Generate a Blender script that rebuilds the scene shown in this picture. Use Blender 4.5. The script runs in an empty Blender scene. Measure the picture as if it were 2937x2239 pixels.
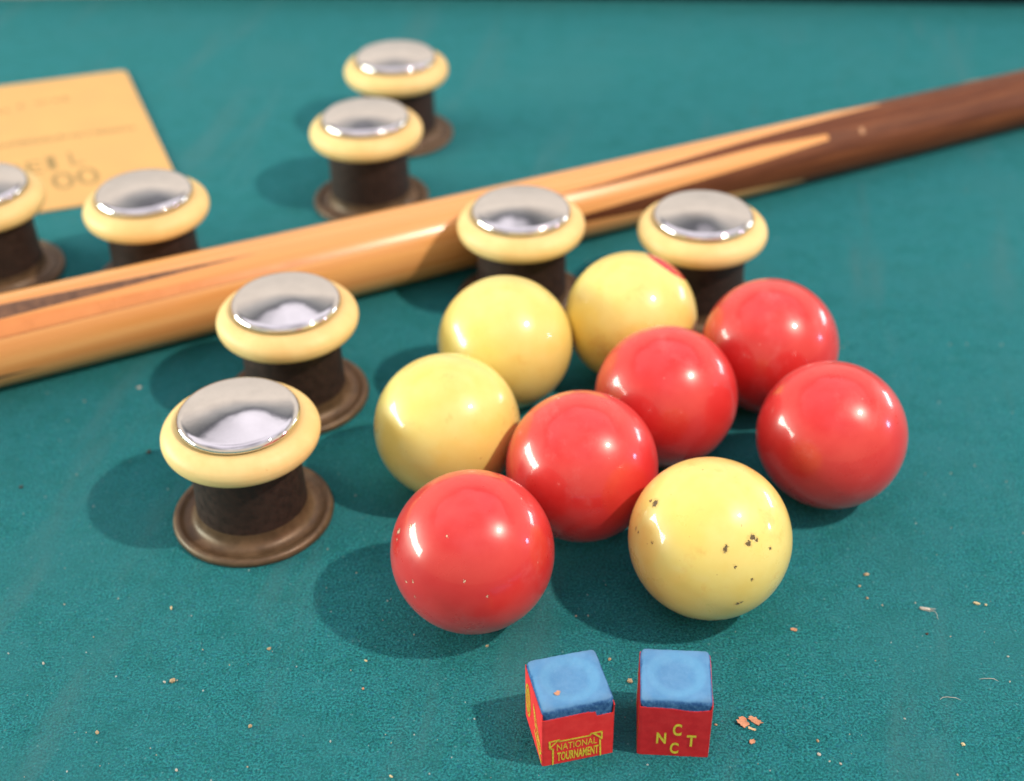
import bpy, bmesh, math, random
from mathutils import Vector, Matrix, noise

S = 0.001                      # the scene is laid out in millimetres, built in metres
PI = math.pi
scn = bpy.context.scene
COL = scn.collection
rng = random.Random(7)

# ------------------------------------------------------------------ helpers
def tag(o, label=None, cat=None, group=None, kind=None):
    if label: o['label'] = label
    if cat: o['category'] = cat
    if group: o['group'] = group
    if kind: o['kind'] = kind
    return o

def empty(name, loc, rotz=0.0):
    o = bpy.data.objects.new(name, None)
    o.empty_display_size = 0.01
    COL.objects.link(o)
    o.location = [c * S for c in loc]
    o.rotation_euler = (0, 0, rotz)
    return o

def mesh_obj(name, verts, faces, mat, parent=None, smooth=True, loc=(0, 0, 0), mats=None, scale=S):
    me = bpy.data.meshes.new(name)
    me.from_pydata([tuple(c * scale for c in v) for v in verts], [], faces)
    me.update()
    if smooth:
        me.polygons.foreach_set('use_smooth', [True] * len(me.polygons))
    for m in (mats or [mat]):
        me.materials.append(m)
    o = bpy.data.objects.new(name, me)
    COL.objects.link(o)
    o.location = [c * S for c in loc]
    if parent: o.parent = parent
    return o

def revolve(profile, n=96):
    """closed or open profile of (r, z) turned about Z"""
    V, F = [], []
    idx = []
    for r, z in profile:
        if r < 1e-6:
            idx.append([len(V)] * n); V.append((0, 0, z))
        else:
            idx.append(list(range(len(V), len(V) + n)))
            for k in range(n):
                a = 2 * PI * k / n
                V.append((r * math.cos(a), r * math.sin(a), z))
    for a, b in zip(idx, idx[1:]):
        for k in range(n):
            q = [a[k], a[(k + 1) % n], b[(k + 1) % n], b[k]]
            f = []
            for i in q:
                if i not in f: f.append(i)
            if len(f) >= 3: F.append(f)
    return V, F

def smooth_profile(pts, sub=6):
    """Catmull-Rom through the profile points"""
    out = []
    P = [pts[0]] + list(pts) + [pts[-1]]
    for i in range(1, len(P) - 2):
        p0, p1, p2, p3 = P[i - 1], P[i], P[i + 1], P[i + 2]
        for s in range(sub):
            t = s / sub
            out.append(tuple(0.5 * (2 * p1[k] + (p2[k] - p0[k]) * t + (2 * p0[k] - 5 * p1[k] + 4 * p2[k] - p3[k]) * t * t
                       + (3 * p1[k] - p0[k] - 3 * p2[k] + p3[k]) * t ** 3) for k in (0, 1)))
    out.append(pts[-1])
    return out

# ------------------------------------------------------------------ node helpers
class NT:
    def __init__(self, name):
        self.m = bpy.data.materials.new(name)
        self.m.use_nodes = True
        self.t = self.m.node_tree
        self.b = self.t.nodes['Principled BSDF']
        self.out = self.t.nodes['Material Output']
    def n(self, typ, **kw):
        nd = self.t.nodes.new(typ)
        for k, v in kw.items(): setattr(nd, k, v)
        return nd
    def l(self, a, b): self.t.links.new(a, b)
    def put(self, sock, v):
        if hasattr(v, 'is_linked') or isinstance(v, bpy.types.NodeSocket): self.l(v, sock)
        else: sock.default_value = v
    def math(self, op, a, b=0.0, c=None, clamp=False):
        nd = self.n('ShaderNodeMath', operation=op, use_clamp=clamp)
        self.put(nd.inputs[0], a); self.put(nd.inputs[1], b)
        if c is not None: self.put(nd.inputs[2], c)
        return nd.outputs[0]
    def mix(self, f, a, b, blend='MIX'):
        nd = self.n('ShaderNodeMix', data_type='RGBA', blend_type=blend)
        self.put(nd.inputs[0], f)
        self.put(nd.inputs[6], a if not isinstance(a, tuple) else (*a, 1)[:4])
        self.put(nd.inputs[7], b if not isinstance(b, tuple) else (*b, 1)[:4])
        return nd.outputs[2]
    def noise(self, vec, scale, detail=2.0, rough=0.5, w=None):
        nd = self.n('ShaderNodeTexNoise', noise_dimensions='4D' if w is not None else '3D')
        self.l(vec, nd.inputs['Vector'])
        nd.inputs['Scale'].default_value = scale
        nd.inputs['Detail'].default_value = detail
        nd.inputs['Roughness'].default_value = rough
        if w is not None: self.put(nd.inputs['W'], w)
        return nd.outputs['Fac']
    def ramp(self, f, a, b, lo=0.0, hi=1.0):
        nd = self.n('ShaderNodeMapRange', interpolation_type='SMOOTHSTEP')
        self.put(nd.inputs[0], f)
        nd.inputs[1].default_value = a; nd.inputs[2].default_value = b
        nd.inputs[3].default_value = lo; nd.inputs[4].default_value = hi
        return nd.outputs[0]
    def scaled(self, vec, s):
        nd = self.n('ShaderNodeMapping'); self.l(vec, nd.inputs[0]); nd.inputs['Scale'].default_value = s
        return nd.outputs[0]
    def bump(self, h, strength, dist):
        nd = self.n('ShaderNodeBump'); nd.inputs['Strength'].default_value = strength
        nd.inputs['Distance'].default_value = dist
        self.l(h, nd.inputs['Height']); self.l(nd.outputs[0], self.b.inputs['Normal'])
    def obj(self): return self.n('ShaderNodeTexCoord').outputs['Object']
    def rand(self): return self.math('MULTIPLY', self.n('ShaderNodeObjectInfo').outputs['Random'], 37.0)
    def set(self, **kw):
        for k, v in kw.items(): self.put(self.b.inputs[k.replace('_', ' ')], v if not isinstance(v, tuple) else ((*v, 1) if len(v) == 3 and k not in ('Subsurface_Radius',) else v))
        return self

# ------------------------------------------------------------------ materials
def felt_material():
    t = NT('green_felt'); P = t.obj()
    fine = t.noise(P, 1250, 3, 0.75)
    mid = t.noise(P, 420, 4, 0.7)
    clump = t.noise(P, 75, 4, 0.6)
    big = t.noise(P, 10, 4, 0.6)
    c = t.mix(t.ramp(fine, 0.39, 0.62), (0.003, 0.052, 0.068), (0.027, 0.275, 0.300))
    # single fibres run bluer or greener than the rest
    hue = t.noise(P, 700, 2, 0.6)
    c = t.mix(t.math('MULTIPLY', t.ramp(hue, 0.55, 0.70), 0.55), c, (0.012, 0.125, 0.225))
    c = t.mix(t.math('MULTIPLY', t.ramp(hue, 0.45, 0.30), 0.50), c, (0.008, 0.150, 0.115))
    c = t.mix(t.math('MULTIPLY', t.ramp(mid, 0.40, 0.70), 0.40), c, (0.010, 0.145, 0.158))
    blot = t.noise(P, 210, 4, 0.7)
    c = t.mix(t.math('MULTIPLY', t.ramp(blot, 0.53, 0.68), 0.30), c, (0.045, 0.215, 0.235))
    c = t.mix(t.math('MULTIPLY', t.ramp(blot, 0.47, 0.32), 0.40), c, (0.006, 0.075, 0.090))
    # worn, dusty grey-blue patches where chalk has been rubbed into the nap
    c = t.mix(t.math('MULTIPLY', t.ramp(clump, 0.45, 0.72), 0.32), c, (0.024, 0.170, 0.205))
    c = t.mix(t.math('MULTIPLY', t.ramp(clump, 0.52, 0.34), 0.30), c, (0.005, 0.105, 0.105))
    c = t.mix(t.math('MULTIPLY', t.ramp(big, 0.46, 0.66), 0.50), c, (0.025, 0.155, 0.175))
    rt = t.n('ShaderNodeMapping'); t.l(P, rt.inputs[0]); rt.inputs['Rotation'].default_value = (0, 0, 0.22)
    streak = t.noise(t.scaled(rt.outputs[0], (1.0, 0.16, 1.0)), 34, 4, 0.6)
    c = t.mix(t.math('MULTIPLY', t.ramp(streak, 0.53, 0.72), 0.48), c, (0.055, 0.155, 0.170))
    pale = t.noise(P, 760, 1, 0.4)
    c = t.mix(t.math('MULTIPLY', t.ramp(pale, 0.69, 0.78), 0.50), c, (0.15, 0.31, 0.33))
    t.set(Base_Color=c, Roughness=0.95, Sheen_Weight=0.20, Sheen_Roughness=0.5, Sheen_Tint=(0.22, 0.80, 0.82), Specular_IOR_Level=0.1)
    h = t.math('ADD', t.math('MULTIPLY', fine, 0.7), t.math('MULTIPLY', mid, 0.6))
    t.bump(h, 1.0, 0.0008)
    return t.m

def ball_material(name, kind):
    t = NT(name); P = t.obj(); W = t.rand()
    cloud = t.noise(P, 55, 4, 0.55, W)
    speck = t.noise(P, 420, 2, 0.5, W)
    if kind == 'red':
        c = t.mix(t.ramp(cloud, 0.35, 0.7), (0.600, 0.024, 0.024), (0.660, 0.045, 0.039))
        c = t.mix(t.math('MULTIPLY', t.ramp(speck, 0.735, 0.765), t.ramp(t.noise(P, 48, 2, 0.5, W), 0.50, 0.62)), c, (0.80, 0.42, 0.36))
        smear = t.noise(t.scaled(P, (1.0, 0.55, 0.8)), 62, 5, 0.7, t.math('ADD', W, 5.0))
        c = t.mix(t.math('MULTIPLY', t.ramp(smear, 0.53, 0.70), 0.42), c, (0.66, 0.13, 0.13))
        dark = t.noise(P, 300, 2, 0.5, t.math('ADD', W, 9.0))
        c = t.mix(t.math('MULTIPLY', t.ramp(dark, 0.74, 0.78), 0.6), c, (0.22, 0.004, 0.008))
        t.set(Subsurface_Weight=0.0)
    else:
        c = t.mix(t.ramp(cloud, 0.32, 0.72), (0.800, 0.620, 0.155), (0.830, 0.700, 0.230))
        stain = t.noise(P, 110, 4, 0.65, t.math('ADD', W, 3.0))
        c = t.mix(t.math('MULTIPLY', t.ramp(stain, 0.56, 0.74), 0.50), c, (0.72, 0.43, 0.09))
        c = t.mix(t.math('MULTIPLY', t.ramp(speck, 0.735, 0.77), 0.55), c, (0.42, 0.20, 0.04))
        t.set(Subsurface_Weight=0.0)
    scuff = t.noise(P, 190, 3, 0.6, W)
    film = t.noise(P, 75, 4, 0.65, t.math('ADD', W, 21.0))
    # old polish: a dull body under a thin, unevenly rubbed gloss, with hairline scratches
    sc = t.noise(t.scaled(P, (1.0, 0.06, 0.35)), 900, 2, 0.6, W)
    rough = t.math('ADD', t.ramp(scuff, 0.3, 0.8, 0.05, 0.10), t.math('MULTIPLY', t.ramp(sc, 0.66, 0.78), 0.12))
    t.set(Base_Color=c, Roughness=t.ramp(film, 0.3, 0.7, 0.26, 0.42), IOR=1.48, Specular_IOR_Level=0.5, Coat_Weight=t.ramp(film, 0.35, 0.75, 0.80, 0.50), Coat_Roughness=rough, Coat_IOR=1.45, Sheen_Weight=0.05, Sheen_Roughness=0.4)
    t.bump(t.math('ADD', t.math('MULTIPLY', cloud, 0.8), t.math('MULTIPLY', speck, 0.10)), 0.10, 0.001)
    t.P, t.c = P, c
    return t

def marks(t, pts, colour, stain=None):
    """chips and pits sitting at fixed places on the ball: (x, y, z, radius) in mm from its centre"""
    total = halo = None
    wob = t.math('MULTIPLY', t.math('SUBTRACT', t.noise(t.P, 1500, 4, 0.75), 0.5), 0.0036)
    wob2 = t.math('MULTIPLY', t.math('SUBTRACT', t.noise(t.P, 700, 4, 0.75), 0.5), 0.0050)
    for x, y, z, r in pts:
        d = t.n('ShaderNodeVectorMath', operation='DISTANCE')
        t.l(t.P, d.inputs[0]); d.inputs[1].default_value = (x * S, y * S, z * S)
        m = t.ramp(t.math('ADD', d.outputs['Value'], wob), r * S * 0.70, r * S * 1.2, 1.0, 0.0)
        h = t.ramp(t.math('ADD', d.outputs['Value'], wob2), r * S * 0.9, r * S * 2.4, 1.0, 0.0)
        total = m if total is None else t.math('MAXIMUM', total, m)
        halo = h if halo is None else t.math('MAXIMUM', halo, h)
    c = t.c
    if stain: c = t.mix(t.math('MULTIPLY', halo, 0.28), c, stain)
    c = t.mix(t.math('MULTIPLY', total, 0.90), c, colour)
    t.c = c
    t.l(c, t.b.inputs['Base Color'])
    old = t.b.inputs['Normal'].links[0].from_socket
    nd = t.n('ShaderNodeBump'); nd.inputs['Strength'].default_value = 0.7; nd.inputs['Distance'].default_value = 0.0006
    t.l(t.math('SUBTRACT', 1.0, total), nd.inputs['Height']); t.l(old, nd.inputs['Normal']); t.l(nd.outputs[0], t.b.inputs['Normal'])
    t.l(nd.outputs[0], t.b.inputs['Coat Normal'])

def simple(name, col, rough, var=0.25, scale=300, metallic=0.0, bump=0.0, spec=0.5, col2=None):
    t = NT(name); P = t.obj()
    f = t.noise(P, scale, 4, 0.6)
    c2 = col2 or tuple(x * (1 - var) for x in col)
    c = t.mix(t.ramp(f, 0.3, 0.7), c2, col)
    t.set(Base_Color=c, Roughness=t.ramp(f, 0.2, 0.8, rough * 0.8, min(1, rough * 1.25)), Metallic=metallic, Specular_IOR_Level=spec)
    if bump: t.bump(f, bump, 0.0004)
    return t.m

def maple_material():
    t = NT('varnished_maple'); P = t.obj()
    rt = t.n('ShaderNodeMapping'); t.l(P, rt.inputs[0]); rt.inputs['Rotation'].default_value = (0, 0, -math.atan(0.46428)); Q = rt.outputs[0]
    g = t.noise(t.scaled(Q, (0.015, 1, 1)), 330, 4, 0.65)
    g2 = t.noise(t.scaled(Q, (0.008, 1, 1)), 150, 3, 0.6)
    c = t.mix(t.ramp(g, 0.3, 0.72), (0.74, 0.330, 0.105), (0.80, 0.400, 0.140))
    c = t.mix(t.math('MULTIPLY', t.ramp(g2, 0.48, 0.7), 0.55), c, (0.70, 0.270, 0.075))
    t.set(Base_Color=c, Roughness=t.ramp(g, 0.2, 0.8, 0.20, 0.32), Coat_Weight=0.25, Coat_Roughness=0.14)
    t.bump(g, 0.05, 0.0005)
    return t.m

def butt_material():
    t = NT('dark_butt_wood'); P = t.obj()
    rt = t.n('ShaderNodeMapping'); t.l(P, rt.inputs[0]); rt.inputs['Rotation'].default_value = (0, 0, -math.atan(0.46428)); Q = rt.outputs[0]
    g = t.noise(t.scaled(Q, (0.04, 1, 1)), 420, 5, 0.7)
    c = t.mix(t.ramp(g, 0.3, 0.72), (0.082, 0.021, 0.007), (0.190, 0.060, 0.020))
    n = t.noise(P, 160, 3, 0.6)
    c = t.mix(t.math('MULTIPLY', t.ramp(n, 0.70, 0.80), 0.22), c, (0.36, 0.18, 0.09))
    t.set(Base_Color=c, Roughness=t.ramp(n, 0.2, 0.8, 0.38, 0.6), Specular_IOR_Level=0.3)
    t.bump(g, 0.12, 0.0006)
    return t.m

def ring_material():
    t = NT('yellowed_rubber_ring'); P = t.obj(); W = t.rand()
    f = t.noise(P, 70, 4, 0.6, W)
    c = t.mix(t.ramp(f, 0.3, 0.7), (0.79, 0.535, 0.215), (0.83, 0.625, 0.280))
    d = t.noise(P, 380, 4, 0.7, W)
    c = t.mix(t.math('MULTIPLY', t.ramp(d, 0.66, 0.76), 0.5), c, (0.46, 0.22, 0.06))
    t.set(Base_Color=c, Roughness=0.48, Subsurface_Weight=0.0, Specular_IOR_Level=0.35)
    t.bump(d, 0.06, 0.0004)
    return t.m

def chrome_material():
    t = NT('polished_chrome'); P = t.obj(); W = t.rand()
    f = t.noise(P, 90, 4, 0.6, W)
    s = t.noise(P, 900, 2, 0.6, W)
    c = t.mix(t.ramp(f, 0.3, 0.75), (0.80, 0.78, 0.77), (0.72, 0.70, 0.69))
    t.set(Base_Color=c, Metallic=1.0, Roughness=t.ramp(s, 0.4, 0.85, 0.035, 0.075))
    t.bump(f, 0.05, 0.0008)
    return t.m

def chalk_material():
    t = NT('blue_cue_chalk'); P = t.obj()
    f = t.noise(P, 900, 4, 0.7)
    g = t.noise(P, 160, 3, 0.6)
    sep = t.n('ShaderNodeSeparateXYZ'); t.l(P, sep.inputs[0])
    sn = t.n('ShaderNodeSeparateXYZ'); t.l(t.n('ShaderNodeTexCoord').outputs['Normal'], sn.inputs[0])
    side = t.ramp(t.math('ADD', sn.outputs['Z'], t.math('MULTIPLY', t.math('SUBTRACT', g, 0.5), 0.9)), 0.35, 0.80)
    top = t.mix(t.ramp(g, 0.3, 0.7), (0.090, 0.245, 0.465), (0.120, 0.285, 0.510))
    raw = t.mix(t.ramp(f, 0.3, 0.7), (0.020, 0.075, 0.230), (0.065, 0.185, 0.400))
    # the used patch in the dish is paler and greener
    rad = t.n('ShaderNodeVectorMath', operation='LENGTH'); cx = t.n('ShaderNodeCombineXYZ')
    t.l(sep.outputs['X'], cx.inputs[0]); t.l(sep.outputs['Y'], cx.inputs[1]); t.l(cx.outputs[0], rad.inputs[0])
    r = t.math('ADD', rad.outputs['Value'], t.math('MULTIPLY', t.math('SUBTRACT', g, 0.5), 0.0015))
    worn = t.math('MULTIPLY', t.ramp(r, 0.0045, 0.0070), t.ramp(r, 0.0080, 0.0098, 1.0, 0.0))
    top = t.mix(t.math('MULTIPLY', worn, 0.40), top, (0.140, 0.370, 0.600))
    top = t.mix(t.math('MULTIPLY', t.ramp(r, 0.0105, 0.0140), 0.5), top, (0.125, 0.225, 0.380))
    c = t.mix(side, raw, top)
    c = t.mix(t.math('MULTIPLY', t.ramp(f, 0.5, 0.8), 0.25), c, (0.20, 0.38, 0.58))
    t.set(Base_Color=c, Roughness=0.95, Specular_IOR_Level=0.1)
    t.bump(f, 0.35, 0.0004)
    return t.m

def paper_material(name, a, b):
    t = NT(name); P = t.obj()
    f = t.noise(P, 260, 5, 0.7)
    w = t.noise(P, 1300, 3, 0.7)
    c = t.mix(t.ramp(f, 0.3, 0.7), a, b)
    c = t.mix(t.math('MULTIPLY', t.ramp(w, 0.66, 0.78), 0.35), c, (0.62, 0.20, 0.14))
    # scuffed pale upper edge
    sep = t.n('ShaderNodeSeparateXYZ'); t.l(P, sep.inputs[0])
    t.set(Base_Color=c, Roughness=0.55, Specular_IOR_Level=0.35)
    t.bump(f, 0.15, 0.0005)
    return t.m

MAT = dict(
    felt=felt_material(), maple=maple_material(), butt=butt_material(), ring=ring_material(), chrome=chrome_material(), chalk=chalk_material(),
    flange=simple('brown_moulded_base', (0.165, 0.098, 0.052), 0.46, 0.40, 160, metallic=0.30, bump=0.05, spec=0.6),
    post=simple('dark_fibre_post', (0.040, 0.020, 0.015), 0.55, 0.4, 350, bump=0.15, spec=0.35),
    paper_bright=paper_material('red_label_paper', (0.78, 0.026, 0.030), (0.86, 0.045, 0.045)),
    paper_dark=paper_material('deep_red_label_paper', (0.62, 0.014, 0.022), (0.72, 0.028, 0.034)),
    ink=simple('yellow_label_ink', (0.92, 0.78, 0.06), 0.5, 0.35, 1500),
    splice=simple('dusty_brown_splice', (0.200, 0.098, 0.052), 0.5, 0.45, 220), veneer=simple('reddish_veneer', (0.76, 0.285, 0.088), 0.28, 0.12, 60), seam=simple('glued_seam', (0.56, 0.190, 0.055), 0.4, 0.2, 200),
    card=simple('buff_card', (0.77, 0.455, 0.170), 0.6, 0.06, 40, spec=0.25),
    card_ink=simple('faded_card_ink', (0.20, 0.13, 0.05), 0.7, 0.2, 400), figure_ink=simple('faded_figure_ink', (0.40, 0.27, 0.10), 0.7, 0.2, 400),
    cushion=simple('dark_cushion_cloth', (0.016, 0.030, 0.040), 0.9, 0.4, 300, bump=0.3, spec=0.1),
    rail=simple('dark_rail_wood', (0.030, 0.016, 0.012), 0.4, 0.4, 60),
    spot=simple('red_spot_inlay', (0.62, 0.035, 0.050), 0.14, 0.15, 90),
    rubber=simple('black_rubber', (0.02, 0.02, 0.02), 0.7, 0.3, 200),
    tan=simple('tan_crumb', (0.52, 0.39, 0.23), 0.85, 0.4, 900, bump=0.3),
    orange=simple('orange_flake', (0.66, 0.33, 0.19), 0.8, 0.3, 900, bump=0.3),
    pale=simple('pale_lint', (0.55, 0.52, 0.46), 0.95, 0.25, 900),
    brown=simple('dark_brown_crumb', (0.075, 0.034, 0.022), 0.85, 0.4, 900),
    cream=simple('cream_crumb', (0.74, 0.62, 0.36), 0.85, 0.25, 900),
    nick=simple('bare_wood_nick', (0.50, 0.26, 0.13), 0.6, 0.2, 500),
)

# ------------------------------------------------------------------ setting: the cloth and the far cushion
def build_table():
    n = 90; V = []; F = []
    X0, X1, Y0, Y1 = -900, 900, -250, 935
    for j in range(n + 1):
        for i in range(n + 1):
            V.append((X0 + (X1 - X0) * i / n, Y0 + (Y1 - Y0) * j / n, 0.0))
    for j in range(n):
        for i in range(n):
            a = j * (n + 1) + i
            F.append((a, a + 1, a + n + 2, a + n + 1))
    tag(mesh_obj('felt_tabletop', V, F, MAT['felt']), 'green felt cloth stretched over the table bed', kind='structure')
    # cushion: nose profile swept along the far edge, slightly turned
    root = empty('table_rail', (0, 0, 0))
    tag(root, 'dark cushion rail along the far edge of the green table', 'rail')
    prof = [(0, 21), (-3, 26), (-3.5, 30), (-1, 34), (4, 37), (45, 42), (45, 0), (14, 0), (6, 12)]
    def sweep(prof, name, mat):
        a = Vector((-900, 972, 0)); b = Vector((900, 834, 0)); d = (b - a).normalized(); nrm = Vector((-d.y, d.x, 0))
        V = []; F = []; m = len(prof)
        for p in (a, b):
            for o, z in prof: V.append(tuple(p + nrm * o + Vector((0, 0, z))))
        for k in range(m): F.append((k, (k + 1) % m, m + (k + 1) % m, m + k))
        F += [tuple(range(m))[::-1], tuple(range(m, 2 * m))]
        return mesh_obj(name, V, F, mat, root, smooth=False)
    sweep(prof, 'cushion', MAT['cushion'])
    sweep([(45.5, 0), (45.5, 48), (50, 52), (140, 52), (145, 48), (145, 0)], 'rail_top', MAT['rail'])
build_table()

# ------------------------------------------------------------------ balls
R = 27.0
BALLS = [
    ('yellow', (64.8, 338.4), 'cream yellow ball with dark pits, nearest to the two chalk cubes', 'pit'),
    ('yellow', (-24.1, 401.9), 'cream yellow ball at the left edge of the cluster beside the bumpers', ''),
    ('yellow', (-2.5, 456.1), 'clean cream yellow ball in front of the bumper that hides the cue middle', ''),
    ('yellow', (49.4, 473.3), 'cream yellow ball with a red spot on its upper right side', 'spot'),
    ('red', (-13.8, 333.8), 'red ball with pale chips nearest the viewer, left of the pitted yellow ball', 'chip'),
    ('red', (24.4, 377.3), 'red ball touching the leftmost yellow ball, just behind the front pair', ''),
    ('red', (58.3, 418.3), 'red ball in the middle of the cluster touching the red-spotted yellow ball', ''),
    ('red', (102.8, 450.7), 'red ball farthest back, below the rightmost bumper', ''),
    ('red', (115.9, 392.9), 'red ball at the far right of the cluster with open cloth beyond it', ''),
]
PITS = [(-19.32, -3.43, 18.54, 1.15), (-20.48, -0.97, 17.57, 0.45), (9.89, -18.56, 16.94, 0.95), (8.55, -20.1, 15.87, 0.85), (11.2, -18.6, 15.9, 0.6),
        (0.88, -22.28, 15.23, 0.75), (1.22, -21.7, 16.02, 0.5), (-25.25, -4.37, 8.5, 0.45), (-24.6, -6.5, 8.9, 0.4), (5.94, -25.93, -4.61, 0.6), (7.1, -25.6, -4.3, 0.45),
        (16.02, -18.25, 11.8, 0.42), (-20.85, -13.48, 10.61, 0.3), (9.96, -24.67, 4.62, 0.35), (4.2, -24.6, 10.2, 0.35)]
red_m = ball_material('red_ball_resin', 'red').m
yel_m = ball_material('cream_ball_resin', 'yellow').m
tp = ball_material('pitted_cream_resin', 'yellow'); marks(tp, [(a, b, c, r * 0.92) for a, b, c, r in PITS], (0.050, 0.024, 0.012), (0.52, 0.24, 0.06))
tc = ball_material('chipped_red_resin', 'red')
marks(tc, [(-23.35, -4.05, 12.94, 0.95), (-19.01, -6.88, 17.9, 0.55), (-23.8, -6.0, 11.2, 0.45), (-18.5, -19.0, 5.0, 0.32), (-20.9, -16.9, 3.0, 0.3), (-18.2, -19.9, -0.4, 0.3),
           (-2.0, -24.8, 10.4, 0.34), (5.2, -26.0, 5.0, 0.3), (-7.0, -15.5, 20.8, 0.34)], (0.80, 0.55, 0.36))

def sphere_mesh(name):
    prof = []
    n = 72
    for k in range(n + 1):
        a = -PI / 2 + PI * k / n
        prof.append((R * math.cos(a) if 0 < k < n else 0.0, R * math.sin(a)))
    return revolve(prof, 128)
SV, SF = sphere_mesh('ball')
for kind, (x, y), lab, special in BALLS:
    m = {'pit': tp.m, 'chip': tc.m}.get(special, red_m if kind == 'red' else yel_m)
    o = mesh_obj('billiard_ball', SV, SF, m, loc=(x, y, R))
    tag(o, lab, 'billiard ball', 'red billiard balls' if kind == 'red' else 'cream yellow billiard balls')
    if special == 'spot':
        vd = (Vector((0, 0, 334.8)) - Vector((x, y, R))).normalized(); rt_ = Vector((0, 0, 1)).cross(vd).normalized(); up_ = vd.cross(rt_)
        d = (vd * math.cos(math.radians(82)) + (rt_ * 0.53 + up_ * 0.85) * math.sin(math.radians(82))).normalized()
        prof = [(0, R + 0.03)]
        for k in range(1, 13):
            a = math.radians(20.5) * k / 12
            prof.append(((R + 0.03) * math.sin(a), (R + 0.03) * math.cos(a)))
        prof.append(((R - 0.3) * math.sin(math.radians(20.5)), (R - 0.3) * math.cos(math.radians(20.5))))
        V, F = revolve(prof, 64)
        q = Vector((0, 0, 1)).rotation_difference(d).to_matrix()
        V = [tuple(q @ Vector(v)) for v in V]
        sp = mesh_obj('spot', V, [f[::-1] for f in F], MAT['spot'], o)
        sp['label'] = 'red round spot set into the ball'

# ------------------------------------------------------------------ bumpers
def make_bumper():
    root = empty('mushroom_bumper', (0, 0, 0))
    base = [(0.0, 0.0), (28.6, 0.0), (29.3, 0.5), (29.5, 1.3), (29.3, 2.3), (28.6, 3.0), (27.8, 3.2), (26.9, 3.0), (26.2, 2.3), (25.2, 1.8), (24.0, 1.7), (22.7, 2.0), (21.5, 2.8), (20.8, 4.2), (20.4, 5.8), (20.3, 7.5)]
    V, F = revolve(base, 128); mesh_obj('base_flange', V, F, MAT['flange'], root)
    post = [(20.3, 7.5), (20.0, 12), (19.8, 20), (19.7, 30), (19.7, 33.5), (19.0, 35)]
    V, F = revolve(smooth_profile(post, 4), 128); mesh_obj('post', V, F, MAT['post'], root)
    ring = [(19.0, 31.2), (22.0, 30.9), (25.6, 31.3), (26.9, 32.2), (27.7, 33.5), (28.1, 35.1), (28.1, 36.4), (27.6, 38.0), (26.5, 39.5), (25.1, 40.6), (23.6, 41.3), (22.4, 41.5), (20.2, 41.5)]
    ring = [(r, z + 3.0) for r, z in ring]
    V, F = revolve(smooth_profile(ring, 4), 128); mesh_obj('rubber_ring', V, F, MAT['ring'], root)
    rc = 21.7
    cap = [(rc - 1.4, 42.25), (rc - 0.5, 42.3), (rc - 0.12, 42.5), (rc, 42.9), (rc - 0.06, 43.4), (rc - 0.25, 43.85), (rc - 0.55, 44.25), (rc - 0.95, 44.58), (rc - 1.4, 44.82), (rc - 1.85, 44.98)]
    # pressed crown: steepest half way out, easing towards the rolled edge
    r1 = rc - 2.1; zc = 45.05; n = 36; up = []
    for k in range(n):
        sA = (n - k - 0.5) / n
        zc += math.tan(math.radians(14 * sA * math.exp(-(sA / 1.2) ** 2))) * r1 / n
        up.append((r1 * (n - k - 1) / n, zc))
    cap += up
    cap = [(r, z + 3.0) for r, z in cap]
    V, F = revolve(cap, 128); mesh_obj('chrome_cap', V, F, MAT['chrome'], root)
    return root

def copy_tree(o, parent=None):
    c = o.copy(); COL.objects.link(c); c.parent = parent
    for ch in list(o.children): copy_tree(ch, c)
    return c

BUMPERS = [
    ((-96.3, 385.3), 'mushroom bumper nearest the viewer, its whole brown base in view'),
    ((-88.8, 459.0), 'mushroom bumper overlapping the cue, directly behind the nearest bumper'),
    ((-164.5, 553.2), 'mushroom bumper beyond the cue, in front of the lower card corner'),
    ((-241.7, 562.4), 'mushroom bumper cut by the left edge of the photo'),
    ((-70.6, 629.2), 'nearer of the two mushroom bumpers standing beyond the cue middle'),
    ((-60.1, 704.9), 'farthest mushroom bumper, alone against open cloth at the top'),
    ((5.2, 531.2), 'mushroom bumper throwing its shadow on the cue, behind the clean yellow ball'),
    ((84.1, 523.9), 'rightmost mushroom bumper, behind the ball with the red spot'),
]
proto = make_bumper()
for i, ((x, y), lab) in enumerate(BUMPERS):
    o = proto if i == 0 else copy_tree(proto)
    o.location = (x * S, y * S, 0)
    o.rotation_euler = (0, 0, i * 1.3)
    tag(o, lab, 'bumper', 'mushroom bumpers')

# ------------------------------------------------------------------ cue
def cue_axis(x):
    xc = max(-330, min(330, x))
    r = 17.215 - 0.7292 * xc / 100 + 0.01206 * (xc / 100) ** 2
    return r
def interp(poly, v):
    for (a, x0), (b, x1) in zip(poly, poly[1:]):
        if a <= v <= b: return x0 + (x1 - x0) * (v - a) / (b - a)
    return poly[-1][1]
BUTT_EDGE = [(0, 178), (8, 195), (13, 195), (23, 121), (36, 40), (38.5, 12), (41, 40), (43, 121), (52, 158), (62, 158), (69, 121), (76.5, 40), (85, -10), (94, 40),
             (119, 121), (131, 146), (139, 146), (150, 100), (175, 0), (200, 100), (220, 160), (240, 160), (262, 30), (285, 0), (320, 100), (345, 170), (360, 178)]
INLAY_EDGE = [(0, -270), (9.8, -213), (21.0, -112), (33, -213), (44, -278), (75, -330), (100, -260), (110, -200), (120, -260), (160, -330), (190, -260), (202, -170), (214, -260), (260, -330), (285, -250), (295, -190), (305, -250), (335, -330), (360, -270)]
ANG = math.atan(0.46428); CA, SA = math.cos(ANG), math.sin(ANG)
CY0 = 574.9
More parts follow.
